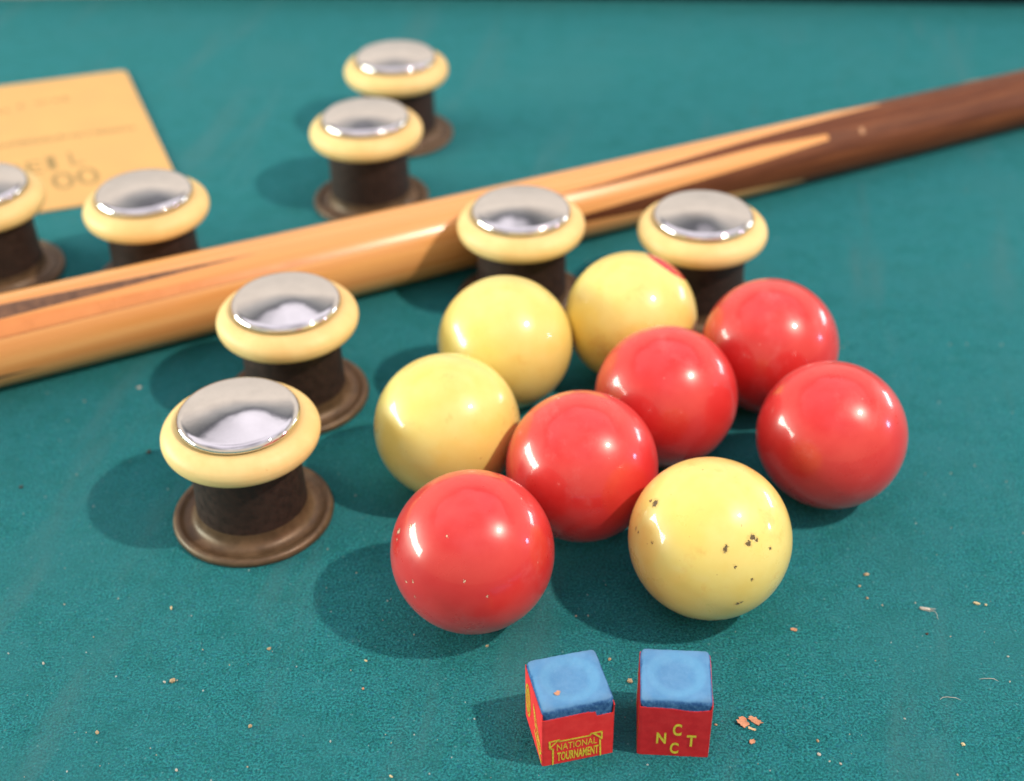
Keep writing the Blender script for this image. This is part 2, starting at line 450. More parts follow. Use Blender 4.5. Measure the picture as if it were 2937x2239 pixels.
def cue_pt(x, th):
    r = cue_axis(x)
    th = math.radians(th - 0.1 * max(0, min(150, x - 40)))
    lat = r * math.sin(th)                  # towards the viewer
    return (x + lat * SA, CY0 + 0.46428 * x - lat * CA, r * math.cos(th) + r)
def cue_strip(name, lo, hi, mat, parent, nx=90, nth=720):
    V = []; F = []
    for i in range(nx + 1):
        for k in range(nth):
            th = 360.0 * k / nth
            a, b = lo(th), hi(th)
            V.append(cue_pt(a + (b - a) * i / nx, th))
    for i in range(nx):
        for k in range(nth):
            k2 = (k + 1) % nth
            F.append((i * nth + k, (i + 1) * nth + k, (i + 1) * nth + k2, i * nth + k2))
    return V, F
cue = empty('cue_stick', (0, 0, 0))
tag(cue, 'varnished maple cue stick with dark brown spliced butt lying across the cloth', 'cue stick')
V, F = cue_strip('shaft', lambda t: interp(INLAY_EDGE, t), lambda t: interp(BUTT_EDGE, t), None, None)
mesh_obj('shaft', V, F, MAT['maple'], cue)
V, F = cue_strip('butt', lambda t: interp(BUTT_EDGE, t), lambda t: 430.0, None, None)
butt = mesh_obj('butt', V, F, MAT['butt'], cue)
V, F = cue_strip('handle_splice', lambda t: -470.0, lambda t: interp(INLAY_EDGE, t), None, None, 40)
mesh_obj('handle_splice', V, F, MAT['splice'], cue)
def veneer():
    V = []; F = []; nx, nt = 60, 8
    for i in range(nx + 1):
        f = i / nx; x = -470 + (-60 + 470) * f
        g = max(0.0, min(1.0, (x + 213) / 153))
        a, b = 33.5 + 15.0 * g, 55.0 - 5.0 * g
        for k in range(nt + 1):
            p = Vector(cue_pt(x, a + (b - a) * k / nt)); c = Vector((x, CY0 + 0.46428 * x, cue_axis(x)))
            V.append(tuple(p + (p - c).normalized() * 0.04))
    for i in range(nx):
        for k in range(nt): F.append((i * (nt + 1) + k, (i + 1) * (nt + 1) + k, (i + 1) * (nt + 1) + k + 1, i * (nt + 1) + k + 1))
    mesh_obj('splice_veneer', V, F, MAT['veneer'], cue)
    V = []; F = []
    for i in range(nx + 1):
        f = i / nx; x = -470 + (20 + 470) * f
        g = max(0.0, min(1.0, (x + 213) / 233))
        a = 55.3 - 6.0 * g; w = 2.6 * (1 - 0.75 * g)
        for k in range(3):
            p = Vector(cue_pt(x, a + w * k / 2)); c = Vector((x, CY0 + 0.46428 * x, cue_axis(x)))
            V.append(tuple(p + (p - c).normalized() * 0.05))
    for i in range(nx):
        for k in range(2): F.append((i * 3 + k, (i + 1) * 3 + k, (i + 1) * 3 + k + 1, i * 3 + k + 1))
    mesh_obj('splice_seam', V, F, MAT['seam'], cue)
veneer()
def cue_end(name, x, dirn):
    r = cue_axis(x); V = []; F = []; n = 64
    prof = [(r, 0), (r, 6), (r * 0.93, 9), (r * 0.6, 11.5), (0.01, 12)]
    d = Vector((CA, SA, 0)) * dirn; c = Vector((x, CY0 + 0.46428 * x, r)); s = Vector((SA, -CA, 0)); u = Vector((0, 0, 1))
    for rr, h in prof:
        for k in range(n):
            a = 2 * PI * k / n
            V.append(tuple(c + d * h + s * (rr * math.sin(a)) + u * (rr * math.cos(a))))
    for i in range(len(prof) - 1):
        for k in range(n):
            F.append((i * n + k, i * n + (k + 1) % n, (i + 1) * n + (k + 1) % n, (i + 1) * n + k))
    return mesh_obj(name, V, F, MAT['rubber'], cue)
cue_end('end_bumper', 430, 1); cue_end('end_bumper', -470, -1)
def nick(x, th, lx, lt):
    """a dent of bare wood in the butt's varnish"""
    V = []; F = []
    for i in range(7):
        for k in range(5):
            xx = x + lx * (i / 6 - 0.5); tt = th + lt * (k / 4 - 0.5)
            p = Vector(cue_pt(xx, tt)); c = Vector((xx, CY0 + 0.46428 * xx, cue_axis(xx)))
            e = 1 - max(abs(i / 3 - 1), abs(k / 2 - 1))
            V.append(tuple(p + (p - c).normalized() * (0.12 if e > 0.05 else -0.15)))
    for i in range(6):
        for k in range(4): F.append((i * 5 + k, (i + 1) * 5 + k, (i + 1) * 5 + k + 1, i * 5 + k + 1))
    mesh_obj('nick', V, F, MAT['nick'], butt)
nick(177, 62, 3, 17); nick(256, -8, 15, 9)

# ------------------------------------------------------------------ lettering
def text_geo(body, w, h, offset=0.0, extrude=0.02):
    """verts in mm, lower left at the origin, scaled to w x h"""
    cu = bpy.data.curves.new('lettering_source', 'FONT'); cu.body = body; cu.size = 1.0; cu.offset = offset; cu.resolution_u = 6
    cu.extrude = 0.0
    o = bpy.data.objects.new('lettering_source', cu); COL.objects.link(o)
    dg = bpy.context.evaluated_depsgraph_get(); dg.update()
    me = bpy.data.meshes.new_from_object(o.evaluated_get(dg))
    V = [tuple(v.co) for v in me.vertices]; F = [tuple(p.vertices) for p in me.polygons]
    bpy.data.objects.remove(o); bpy.data.curves.remove(cu); bpy.data.meshes.remove(me)
    x0 = min(v[0] for v in V); x1 = max(v[0] for v in V); y0 = min(v[1] for v in V); y1 = max(v[1] for v in V)
    return [((v[0] - x0) / (x1 - x0) * w, (v[1] - y0) / (y1 - y0) * h, 0.0) for v in V], F

def stroke_geo(pts, w, closed=False):
    V = []; F = []
    seg = list(zip(pts, pts[1:])) + ([(pts[-1], pts[0])] if closed else [])
    for a, b in seg:
        a = Vector((*a, 0)); b = Vector((*b, 0)); d = (b - a)
        if d.length < 1e-6: continue
        d.normalize(); n = Vector((-d.y, d.x, 0)) * (w / 2); e = d * (w / 2)
        i = len(V)
        V += [tuple(a - e + n), tuple(a - e - n), tuple(b + e - n), tuple(b + e + n)]
        F.append((i, i + 1, i + 2, i + 3))
    return V, F

def on_plane(V, origin, ux, uy, jitter=0.0):
    o, ux, uy = Vector(origin), Vector(ux), Vector(uy)
    n = ux.cross(uy).normalized()
    return [tuple(o + ux * v[0] + uy * v[1] + n * (v[2] + jitter)) for v in V]

def join_geo(*gs):
    V = []; F = []
    for gv, gf in gs:
        k = len(V); V += list(gv); F += [tuple(i + k for i in f) for f in gf]
    return V, F

def moved(g, dx, dy, dz=0.0): return ([(v[0] + dx, v[1] + dy, v[2] + dz) for v in g[0]], g[1])

# ------------------------------------------------------------------ chalk cubes
def rounded_block(sx, sy, z1, rad, cuts, dish, seed):
    bm = bmesh.new()
    bmesh.ops.create_cube(bm, size=1.0)
    bmesh.ops.subdivide_edges(bm, edges=bm.edges[:], cuts=cuts, use_grid_fill=True)
    hx, hy, hz = sx / 2, sy / 2, z1 / 2
    for v in bm.verts:
        p = Vector((v.co.x * sx, v.co.y * sy, v.co.z * z1))
        q = Vector((max(-hx + rad, min(hx - rad, p.x)), max(-hy + rad, min(hy - rad, p.y)), max(-hz + rad, min(hz - rad, p.z))))
        d = p - q
        if d.length > 1e-6: p = q + d.normalized() * rad
        rr = math.hypot(p.x, p.y)
        nz = noise.noise(Vector((p.x * 0.55 + seed, p.y * 0.55, p.z * 0.55))) * 0.35 + noise.noise(Vector((p.x * 1.7 + seed, p.y * 1.7, p.z * 1.7))) * 0.14
        if p.z > hz - rad * 1.01:
            p.z -= dish * max(0.0, 1 - (rr / (sx * 0.43)) ** 2) if rr < sx * 0.43 else 0.0
            p.z += nz * 0.6
        elif p.z > 0:
            p += Vector((p.x / hx, p.y / hy, 0)) * nz * 0.25
        v.co = Vector((p.x, p.y, p.z + hz))
    V = [tuple(v.co) for v in bm.verts]; F = [tuple(w.index for w in f.verts) for f in bm.faces]
    bm.free()
    return V, F

def label_wrap(sx, sy, top, seed):
    """paper round the four sides: outer and inner skin, ragged top; top(side, u) gives its height"""
    pts = []
    r = 0.7; hx, hy = sx / 2, sy / 2; n = 44
    corners = [(-hx, -hy), (hx, -hy), (hx, hy), (-hx, hy)]
    for s in range(4):
        a = Vector(corners[s]); b = Vector(corners[(s + 1) % 4]); L = (b - a).length; d = (b - a).normalized()
        for k in range(n):
            u = k / n
            p = a + d * (L * u)
            e = min(u, 1 - u) * L            # pull the corners in a little
            if e < r:
                inward = Vector((-d.y, d.x)) * (r - e) * 0.30
                p = p + inward
            pts.append((p.x, p.y, s, u))
    V = []; F = []; m = len(pts); rows = 10
    for skin in (0.0, 0.22):
        for j in range(rows + 1):
            for i, (x, y, s, u) in enumerate(pts):
                t = top(s, u) + 0.16 * noise.noise(Vector((i * 0.9 + seed, 3.1, 0)))
                z = t * j / rows
                k = 1 - skin / hx
                bulge = 1 + 0.004 * noise.noise(Vector((x * 0.25 + seed, y * 0.25, z * 0.25)))
                flare = 1 + (0.010 * max(0, noise.noise(Vector((i * 0.16 + seed, 9.0, 0)))) if j >= rows - 1 else 0)
                V.append((x * k * bulge * flare, y * k * bulge * flare, z + 0.02))
    st = (rows + 1) * m
    for i in range(m):
        i2 = (i + 1) % m
        for j in range(rows):
            F.append((j * m + i, j * m + i2, (j + 1) * m + i2, (j + 1) * m + i))
            F.append((st + j * m + i2, st + j * m + i, st + (j + 1) * m + i, st + (j + 1) * m + i2))
        F.append((rows * m + i, rows * m + i2, st + rows * m + i2, st + rows * m + i))
    return V, F

FW, FD, FH = 21.6, 21.5, 24.4
def chalk_cube(loc, rotz, size, paper, top, dish, seed, label):
    root = empty('chalk_cube', (*loc, 0), rotz)
    tag(root, label, 'chalk', 'cue chalk cubes')
    V, F = rounded_block(size - 0.35, FD - 0.35, FH, 1.8, 34, dish, seed)
    mesh_obj('chalk_block', V, F, MAT['chalk'], root)
    V, F = label_wrap(size, FD, top, seed)
    lab = mesh_obj('paper_label', V, F, MAT[paper], root, smooth=False)
    return root, lab

# the cube whose front reads N C C T
def top_r(s, u):
    if s == 0: return 21.1 - 0.9 * math.exp(-((u - 0.72) / 0.2) ** 2) - 0.15 * u
    return 21.9 + 0.4 * math.sin(u * 9 + s) if s in (1, 3) else 21.6
root_r, lab_r = chalk_cube((47.8, 281.5), math.radians(-4.6), FW, 'paper_dark', top_r, 1.5, 11.0,
                           'right-hand blue chalk cube with the letters N C C T on its red wrapper')
off = 0.14
def letter(ch, cx, cz, w, h, o=0.028): return moved(text_geo(ch, w, h, o), cx - w / 2, cz - h / 2)
g = join_geo(letter('C', 11.6, 12.0, 2.6, 5.3), letter('C', 11.1, 3.7, 2.6, 5.0), letter('N', 7.0, 8.0, 2.9, 4.9), letter('T', 16.0, 7.3, 2.8, 5.1))
mesh_obj('lettering', on_plane(g[0], (-FW / 2, -FD / 2 - off, 0), (1, 0, 0), (0, 0, 1)), g[1], MAT['ink'], lab_r, smooth=False)
# its left wall carries the yellow frame, seen edge-on
fr = stroke_geo([(a, b * 1.16) for a, b in [(2, 0.3), (2, 8.6), (0.9, 9.4), (0.9, 13.0), (20.6, 13.0), (20.6, 9.4), (19.6, 8.6), (19.6, 0.3)]], 0.75)
mesh_obj('printed_frame', on_plane(fr[0], (-FW / 2 - off, FD / 2, 0), (0, -1, 0), (0, 0, 1)), fr[1], MAT['ink'], lab_r, smooth=False)

# the cube whose front reads NATIONAL TOURNAMENT
LW = 22.3
def top_l(s, u):
    if s == 0: return 20.2 - (2.3 if u > 0.73 else 0.0) - 0.5 * math.exp(-((u - 0.70) / 0.04) ** 2) + 0.3 * u
    return 22.0 if s == 3 else 21.3
root_l, lab_l = chalk_cube((15.8, 280.4), math.radians(12.8), LW, 'paper_bright', top_l, 1.1, 29.0,
                           'left-hand blue chalk cube, turned, with National Tournament printed on its torn red wrapper')
frame = join_geo(stroke_geo([(3.3, 0.2), (3.3, 6.3), (2.4, 6.7), (2.2, 9.3), (5.2, 9.5), (5.2, 8.9), (14.6, 8.9), (15.2, 9.6), (18.4, 9.6), (18.4, 6.9), (17.9, 6.7), (18.2, 0.2)], 0.50),
                 stroke_geo([(2.6, 7.2), (4.6, 9.2)], 0.38), stroke_geo([(16.0, 9.3), (18.0, 7.4)], 0.55),
                 moved(text_geo('NATIONAL', 12.4, 2.55, -0.004), 4.5, 5.35), moved(text_geo('TOURNAMENT', 12.9, 3.45, 0.018), 4.6, 1.1))
frame = ([(a, b * 1.14, c) for a, b, c in frame[0]], frame[1])
mesh_obj('lettering', on_plane(frame[0], (-LW / 2, -FD / 2 - off, 0), (1, 0, 0), (0, 0, 1)), frame[1], MAT['ink'], lab_l, smooth=False)
oval = [(4.6 + 2.5 * math.cos(2 * PI * k / 28), 9.6 + 5.6 * math.sin(2 * PI * k / 28)) for k in range(28)]
inner = [(4.6 + 1.3 * math.cos(2 * PI * k / 24), 9.6 + 4.2 * math.sin(2 * PI * k / 24)) for k in range(24)]
emb = join_geo(stroke_geo(oval, 0.7, True), stroke_geo(inner, 0.5, True), stroke_geo([(4.6, 5.4), (4.6, 13.8)], 0.5),
               stroke_geo([(11.5, 14.5), (13.0, 9.5), (19.4, 3.2), (20.6, 4.6), (14.8, 11.0), (11.5, 14.5)], 0.6), stroke_geo([(13, 5.6), (20.4, 1.0)], 0.8), stroke_geo([(13.4, 8.4), (18.5, 6.0)], 0.5))
emb = ([(a, b * 1.14, c) for a, b, c in emb[0]], emb[1])
mesh_obj('emblem', on_plane(emb[0], (-LW / 2 - off, FD / 2, 0), (0, -1, 0), (0, 0, 1)), emb[1], MAT['ink'], lab_l, smooth=False)
# hairline crack in the chalk's back edge is left to the noise of the block

# ------------------------------------------------------------------ card
def build_card():
    u = Vector((0.955, 0.297, 0)); v = Vector((0.375, -0.927, 0)).normalized()   # along the top edge, down the right edge
    tr = Vector((-235.3, 802.2, 0.1)); W_, H_ = 235.0, 172.0; r = 5.0; th = 0.9
    n = 8; P = []
    for cx, cy, a0 in ((-r, r, 270), (-r, H_ - r, 0), (-W_ + r, H_ - r, 90), (-W_ + r, r, 180)):
        for k in range(n + 1):
            a = math.radians(a0 + 90 * k / n)
            P.append((cx + r * math.cos(a), cy + r * math.sin(a)))
    V = []; m = len(P)
    for z in (0.0, th):
        for x, y in P: V.append(tuple(tr + u * x + v * y + Vector((0, 0, z))))
    F = [tuple(range(m)), tuple(range(m, 2 * m))[::-1]] + [(k, (k + 1) % m, m + (k + 1) % m, m + k) for k in range(m)]
    o = mesh_obj('printed_card', V, F, MAT['card'], smooth=False)
    tag(o, 'buff yellow printed card with rounded corner lying at the upper left', 'card')
    # print: rows of text too blurred to read, then two rows of large figures
    q = random.Random(3)
    def put(name, gs, ink='card_ink'):
        V, F = join_geo(*gs)
        mesh_obj(name, on_plane(V, tr + Vector((0, 0, th + 0.03)), u, -v), F, MAT[ink], o, smooth=False)
    def row(x0, x1, y, h, gap, fill=0.75):
        x = x0; gs = []
        while x < x1:
            w = q.uniform(0.6, 1.2) * h * 0.62
            gs.append(moved(text_geo(q.choice('nouaesr'), w, h * q.uniform(0.8, 1.1)), x, -y - h))
            x += w + gap
        put('print_line', gs)
    row(-150, -10, 83.5, 5.0, 1.0)
    row(-57, -39, 30, 5.2, 2.0); row(-67, -63, 32, 6, 3); row(-150, -75, 36, 5, 2)
    for ch, x, y, w, h in (('L', -49.5, 107.0, 7.0, 17), ('1', -61.5, 109.0, 4.6, 16.5), ('E', -72.5, 112.0, 8.5, 15), ('G', -84, 114, 8.5, 14), ('0', -49.0, 130.0, 11.5, 20), ('0', -62.0, 131.0, 11.5, 20)):
        put('printed_figure', [moved(text_geo(ch, w, h, 0.0), x, -y - h)], 'figure_ink')
build_card()

# ------------------------------------------------------------------ crumbs, flakes and lint on the cloth
def lump(sx, sy, sz, seed, flat=False):
    bm = bmesh.new(); bmesh.ops.create_icosphere(bm, subdivisions=3, radius=1.0)
    for v in bm.verts:
        k = 1 + 0.45 * noise.noise(v.co * 1.6 + Vector((seed, seed * 2.1, 0))) + 0.2 * noise.noise(v.co * 4.0 + Vector((seed, 0, 5)))
        v.co = Vector((v.co.x * sx * k, v.co.y * sy * k, v.co.z * sz * (k if not flat else 1 + 0.9 * noise.noise(v.co * 2 + Vector((seed, 1, 1))))))
    z0 = min(v.co.z for v in bm.verts)
    V = [(v.co.x, v.co.y, v.co.z - z0) for v in bm.verts]; F = [tuple(w.index for w in f.verts) for f in bm.faces]
    bm.free(); return V, F

def flake(w, h, seed, curl=0.5):
    """a torn chip of paper: ragged outline with a little thickness and curl"""
    q = random.Random(seed); n = 22; P = []
    for k in range(n):
        a = 2 * PI * k / n; r = 1 + q.uniform(-0.30, 0.22)
        P.append((w / 2 * r * math.cos(a), h / 2 * r * math.sin(a)))
    V = []; F = []
    def zz(x, y): return 0.25 + curl * ((x / w) ** 2 * 2.4 + (y / h) * 0.7 + 0.35)
    for t in (0.0, 0.22):
        V.append((0, 0, zz(0, 0) + t))
        for s in (0.5, 1.0):
            for x, y in P: V.append((x * s, y * s, zz(x * s, y * s) + t))
    st = 1 + 2 * n
    for k in range(n):
        k2 = (k + 1) % n
        for b, rev in ((0, True), (st, False)):
            f1 = (b, b + 1 + k, b + 1 + k2); f2 = (b + 1 + k, b + 1 + n + k, b + 1 + n + k2, b + 1 + k2)
            F += [f1[::-1], f2[::-1]] if rev else [f1, f2]
        F.append((1 + n + k, 1 + n + k2, st + 1 + n + k2, st + 1 + n + k))
    return V, F

def tube(pts, rad, n=5):
    V = []; F = []
    for i, p in enumerate(pts):
        p = Vector(p); d = (Vector(pts[min(i + 1, len(pts) - 1)]) - Vector(pts[max(i - 1, 0)])).normalized()
        s = d.cross(Vector((0, 0, 1)))
        if s.length < 1e-4: s = Vector((1, 0, 0))
        s.normalize(); u = s.cross(d)
        rr = rad * (0.35 if i in (0, len(pts) - 1) else 1)
        for k in range(n):
            a = 2 * PI * k / n; V.append(tuple(p + s * (rr * math.cos(a)) + u * (rr * math.sin(a))))
    for i in range(len(pts) - 1):
        for k in range(n): F.append((i * n + k, i * n + (k + 1) % n, (i + 1) * n + (k + 1) % n, (i + 1) * n + k))
    return V, F

CRUMBS = [  # name, position, size xyz, turn, material, label
    ('crumb', (-111.0, 303.6), (1.15, 1.0, 0.8), 0.3, 'tan', 'biggest tan crumb on the open cloth at the lower left'),
    ('crumb', (-113.6, 303.3), (0.45, 0.7, 0.45), 0.9, 'pale', 'small pale crumb just left of the biggest tan crumb'),
    ('crumb', (-117.9, 336.9), (0.40, 1.05, 0.4), 0.1, 'cream', 'thin cream splinter below the base of the nearest bumper'),
    ('crumb', (-81.7, 317.2), (0.85, 0.7, 0.5), 0.5, 'tan', 'flat tan crumb between the nearest bumper and the front red ball shadow'),
    ('crumb', (-83.2, 284.5), (0.8, 0.75, 0.55), 1.2, 'tan', 'tan crumb on the cloth halfway between chalk cubes and lower left corner'),
    ('crumb', (-130.5, 283.0), (0.9, 0.7, 0.5), 2.0, 'tan', 'tan crumb nearest the lower left corner of the photo'),
    ('crumb', (-155.1, 312.3), (0.4, 0.8, 0.4), 0.4, 'pale', 'pale sliver near the left edge of the lower cloth'),
    ('crumb', (-49.3, 311.3), (0.75, 0.4, 0.35), 2.6, 'cream', 'cream splinter just below the shadow of the front red ball'),
    ('crumb', (-49.2, 299.1), (0.5, 0.5, 0.45), 0.0, 'orange', 'tiny orange crumb left of the turned chalk cube'),
    ('crumb', (-38.1, 264.6), (0.85, 0.4, 0.35), 2.4, 'cream', 'cream sliver at the bottom edge left of the chalk cubes'),
    ('crumb', (-103.1, 268.1), (0.5, 0.7, 0.4), 0.4, 'pale', 'pale crumb at the very bottom edge of the lower left cloth'),
    ('crumb', (-9.6, 316.9), (0.7, 0.5, 0.4), 0.7, 'tan', 'tan crumb in front of the front red ball'),
    ('crumb', (-187.8, 402.7), (0.9, 0.7, 0.5), 0.5, 'brown', 'dark brown crumb near the left edge beside a bumper shadow'),
    ('crumb', (-143.2, 422.9), (1.15, 0.9, 0.6), 1.1, 'brown', 'black crumb at the upper end of the nearest bumper shadow'),
    ('crumb', (122.6, 347.9), (1.3, 0.7, 0.45), 0.1, 'tan', 'tan crumb right of the pitted yellow ball, topmost of three'),
    ('crumb', (119.0, 342.1), (0.6, 0.55, 0.4), 0.8, 'tan', 'middle of three tan crumbs right of the pitted yellow ball'),
    ('crumb', (120.4, 336.2), (0.5, 0.6, 0.4), 0.2, 'tan', 'lowest of three tan crumbs right of the pitted yellow ball'),
    ('crumb', (156.8, 332.8), (1.5, 0.6, 0.5), 2.75, 'cream', 'long cream crumb near the right edge beside the lint wisp'),
    ('crumb', (159.8, 332.2), (0.55, 0.5, 0.4), 0.4, 'cream', 'small round cream crumb right of the long cream crumb'),
    ('crumb', (91.9, 275.4), (0.5, 0.7, 0.4), 0.3, 'tan', 'tan crumb right of the orange flakes, upper of a pair'),
    ('crumb', (91.3, 270.3), (0.65, 0.8, 0.4), 0.5, 'pale', 'pale crumb right of the orange flakes, lower of a pair'),
    ('crumb', (97.1, 266.6), (0.4, 0.55, 0.35), 0.5, 'pale', 'whitish crumb at the bottom edge right of the chalk cubes'),
    ('crumb', (135.8, 273.1), (0.75, 0.75, 0.5), 0.5, 'cream', 'lone cream crumb near the lower right corner'),
    ('crumb', (136.5, 319.2), (0.7, 0.5, 0.4), 0.5, 'brown', 'small brown crumb below the lint wisp'),
    ('crumb', (30.5, 310.2), (0.7, 0.6, 0.4), 0.9, 'tan', 'tan crumb behind the gap between the two chalk cubes'),
    ('crumb', (36.4, 300.5), (1.1, 1.1, 0.7), 0.9, 'tan', 'tan crumb against the back left corner of the N C C T chalk cube'),
    ('crumb', (61.6, 282.3), (0.6, 0.4, 0.35), 2.8, 'tan', 'tan speck of paper at the right foot of the N C C T chalk cube'),
    ('crumb', (-156.3, 466.9), (1.3, 1.0, 0.3), 0.2, 'pale', 'pale blurred fluff below the cue at the left'),
]
for i, (nm, (x, y), s, a, m, lab) in enumerate(CRUMBS):
    V, F = lump(*(q * 0.78 for q in s), seed=i * 3.7 + 1)
    ca, sa = math.cos(a), math.sin(a)
    V = [(v[0] * ca - v[1] * sa, v[0] * sa + v[1] * ca, v[2] - 0.08) for v in V]
    tag(mesh_obj(nm, V, F, MAT[m], loc=(x, y, 0)), lab, 'crumb', 'crumbs on the cloth')
FLAKES = [
    ((70.0, 282.6), 3.6, 4.6, 0.6, 5, 'orange', 'rounder of the two big orange paper flakes right of the chalk', 0.9, 0),
    ((73.9, 283.4), 5.6, 2.5, -0.65, 8, 'orange', 'longer of the two big orange paper flakes right of the chalk', 0.7, 0),
    ((72.4, 280.4), 3.2, 0.9, -0.5, 13, 'cream', 'thin yellow shred below the two big orange flakes', 0.4, 0),
    ((71.7, 275.3), 2.4, 1.6, 0.5, 21, 'orange', 'small orange flake alone in front of the two big flakes', 0.5, 0),
    ((92.7, 322.0), 2.7, 1.3, -0.45, 34, 'orange', 'brownish flake on the cloth in front of the pitted ball, to its right', 0.4, 0),
    ((12.0, 274.8), 2.3, 1.5, 0.6, 55, 'orange', 'orange flake lying on top of the left-hand chalk cube', 0.4, 23.9),
]
for (x, y), w, h, a, sd, m, lab, curl, z in FLAKES:
    V, F = flake(w * 0.86, h * 0.86, sd, curl)
    ca, sa = math.cos(a), math.sin(a)
    V = [(v[0] * ca - v[1] * sa, v[0] * sa + v[1] * ca, v[2] - 0.2) for v in V]
    tag(mesh_obj('paper_flake', V, F, MAT[m], loc=(x, y, z), smooth=False), lab, 'paper flake', 'paper flakes')
# lint wisp with a hair-thin tail
V1, F1 = lump(1.7, 0.6, 0.4, 77)
ca, sa = math.cos(-0.3), math.sin(-0.3)
V1 = [(v[0] * ca - v[1] * sa, v[0] * sa + v[1] * ca, v[2]) for v in V1]
g = [(V1, F1)]
q = random.Random(5)
for k in range(16):
    x0 = q.uniform(-1.8, 0.5); y0 = q.uniform(-0.4, 0.5); pts = []; d = q.uniform(-0.7, 0.2)
    for s in range(7):
        pts.append((x0 + s * 0.55, y0 + s * 0.55 * math.tan(d * 0.4) + 0.2 * math.sin(s + k), 0.25 + 0.25 * math.sin(s * 0.8 + k)))
    g.append(tube(pts, 0.045, 4))
g.append(tube([(1.2, -0.4, 0.3), (2.4, -0.8, 0.4), (3.3, -1.6, 0.4), (3.5, -2.8, 0.3), (3.2, -4.2, 0.3), (3.4, -5.2, 0.2)], 0.075, 4))
V, F = join_geo(*g)
tag(mesh_obj('lint_wisp', V, F, MAT['pale'], loc=(138.6, 330.6, 0)), 'white lint wisp with a thin hanging tail on the right-hand cloth', 'lint')
for (x, y), pts, lab in (((136.5, 291.4), [(-3.2, -0.6, .3), (-2, 0.3, .4), (-0.5, 0.5, .3), (0.6, 0.2, .4), (2.0, 0.1, .3), (3.4, -0.9, .3)], 'curly pale thread near the right edge, nearer the lower corner'),
                         ((150.6, 299.0), [(-2.6, 0.1, .3), (-0.8, 0.2, .4), (0.8, 0.3, .3), (2.2, 0.0, .4), (3.4, -1.0, .3)], 'fine pale thread at the right edge above the curly thread')):
    V, F = tube(pts, 0.10, 5)
    tag(mesh_obj('thread', V, F, MAT['pale'], loc=(x, y, 0)), lab, 'thread', 'threads on the cloth')

# fine nap and dust: short curled fibres and specks beyond counting
def fibres():
    q = random.Random(17); V = []; F = []
    def add(x, y, L, rad, lift):
        a = q.uniform(0, 2 * PI); c = q.uniform(-0.9, 0.9); pts = []
        px, py = x, y
        for s in range(4):
            pts.append((px, py, 0.05 + lift * math.sin(PI * s / 3)))
            px += L / 3 * math.cos(a + c * s); py += L / 3 * math.sin(a + c * s)
        i0 = len(V)
        for i, p in enumerate(pts):
            w = rad * (1 if 0 < i < 3 else 0.3)
            d = (-math.sin(a + c * i) * w, math.cos(a + c * i) * w)
            V.append((p[0] + d[0], p[1] + d[1], p[2])); V.append((p[0] - d[0], p[1] - d[1], p[2])); V.append((p[0], p[1], p[2] + w * 1.4))
        for i in range(3):
            b = i0 + i * 3
            F.append((b, b + 3, b + 5, b + 2)); F.append((b + 2, b + 5, b + 4, b + 1))
    for _ in range(12000):
        t = q.random()
        y = 255 + 330 * t ** 1.5
        x = q.uniform(-1, 1) * (150 + (y - 255) * 0.28)
        add(x, y, q.uniform(0.5, 1.7), q.uniform(0.035, 0.075), q.uniform(0.1, 0.45))
    return V, F
def fuzz_material():
    t = NT('felt_fibre'); P = t.obj()
    f = t.noise(P, 260, 2, 0.5)
    c = t.mix(t.ramp(f, 0.35, 0.65), (0.008, 0.170, 0.180), (0.036, 0.290, 0.310))
    t.set(Base_Color=c, Roughness=0.95, Specular_IOR_Level=0.1)
    return t.m
V, F = fibres()
tag(mesh_obj('felt_fuzz', V, F, fuzz_material()), 'short loose fibres of the green nap', kind='stuff')
def dust():
    q = random.Random(23); gs_v = []; gs_f = []
    for _ in range(260):
        y = 258 + 420 * q.random() ** 1.6
        x = q.uniform(-1, 1) * (150 + (y - 255) * 0.3)
        r = q.uniform(0.10, 0.30); i = len(gs_v); h = r * q.uniform(0.5, 1.0); e = q.uniform(0.6, 1.8); a = q.uniform(0, PI)
        ring = [(x + r * e * math.cos(k * PI / 3) * math.cos(a) - r * math.sin(k * PI / 3) * math.sin(a), y + r * e * math.cos(k * PI / 3) * math.sin(a) + r * math.sin(k * PI / 3) * math.cos(a)) for k in range(6)]
        gs_v += [(px, py, 0.02) for px, py in ring] + [(x + (px - x) * 0.6, y + (py - y) * 0.6, h + 0.15) for px, py in ring]
        for k in range(6): gs_f.append((i + k, i + (k + 1) % 6, i + 6 + (k + 1) % 6, i + 6 + k))
        gs_f.append(tuple(range(i + 6, i + 12)))
    return gs_v, gs_f
def dust_material():
    t = NT('pale_dust'); P = t.obj()
    f = t.noise(P, 90, 1, 0.5)
    c = t.mix(t.ramp(f, 0.4, 0.6), (0.42, 0.36, 0.26), (0.34, 0.42, 0.42))
    t.set(Base_Color=c, Roughness=0.95)
    return t.m
V, F = dust()
tag(mesh_obj('dust_specks', V, F, dust_material()), 'scattered fine pale dust specks on the cloth', kind='stuff')

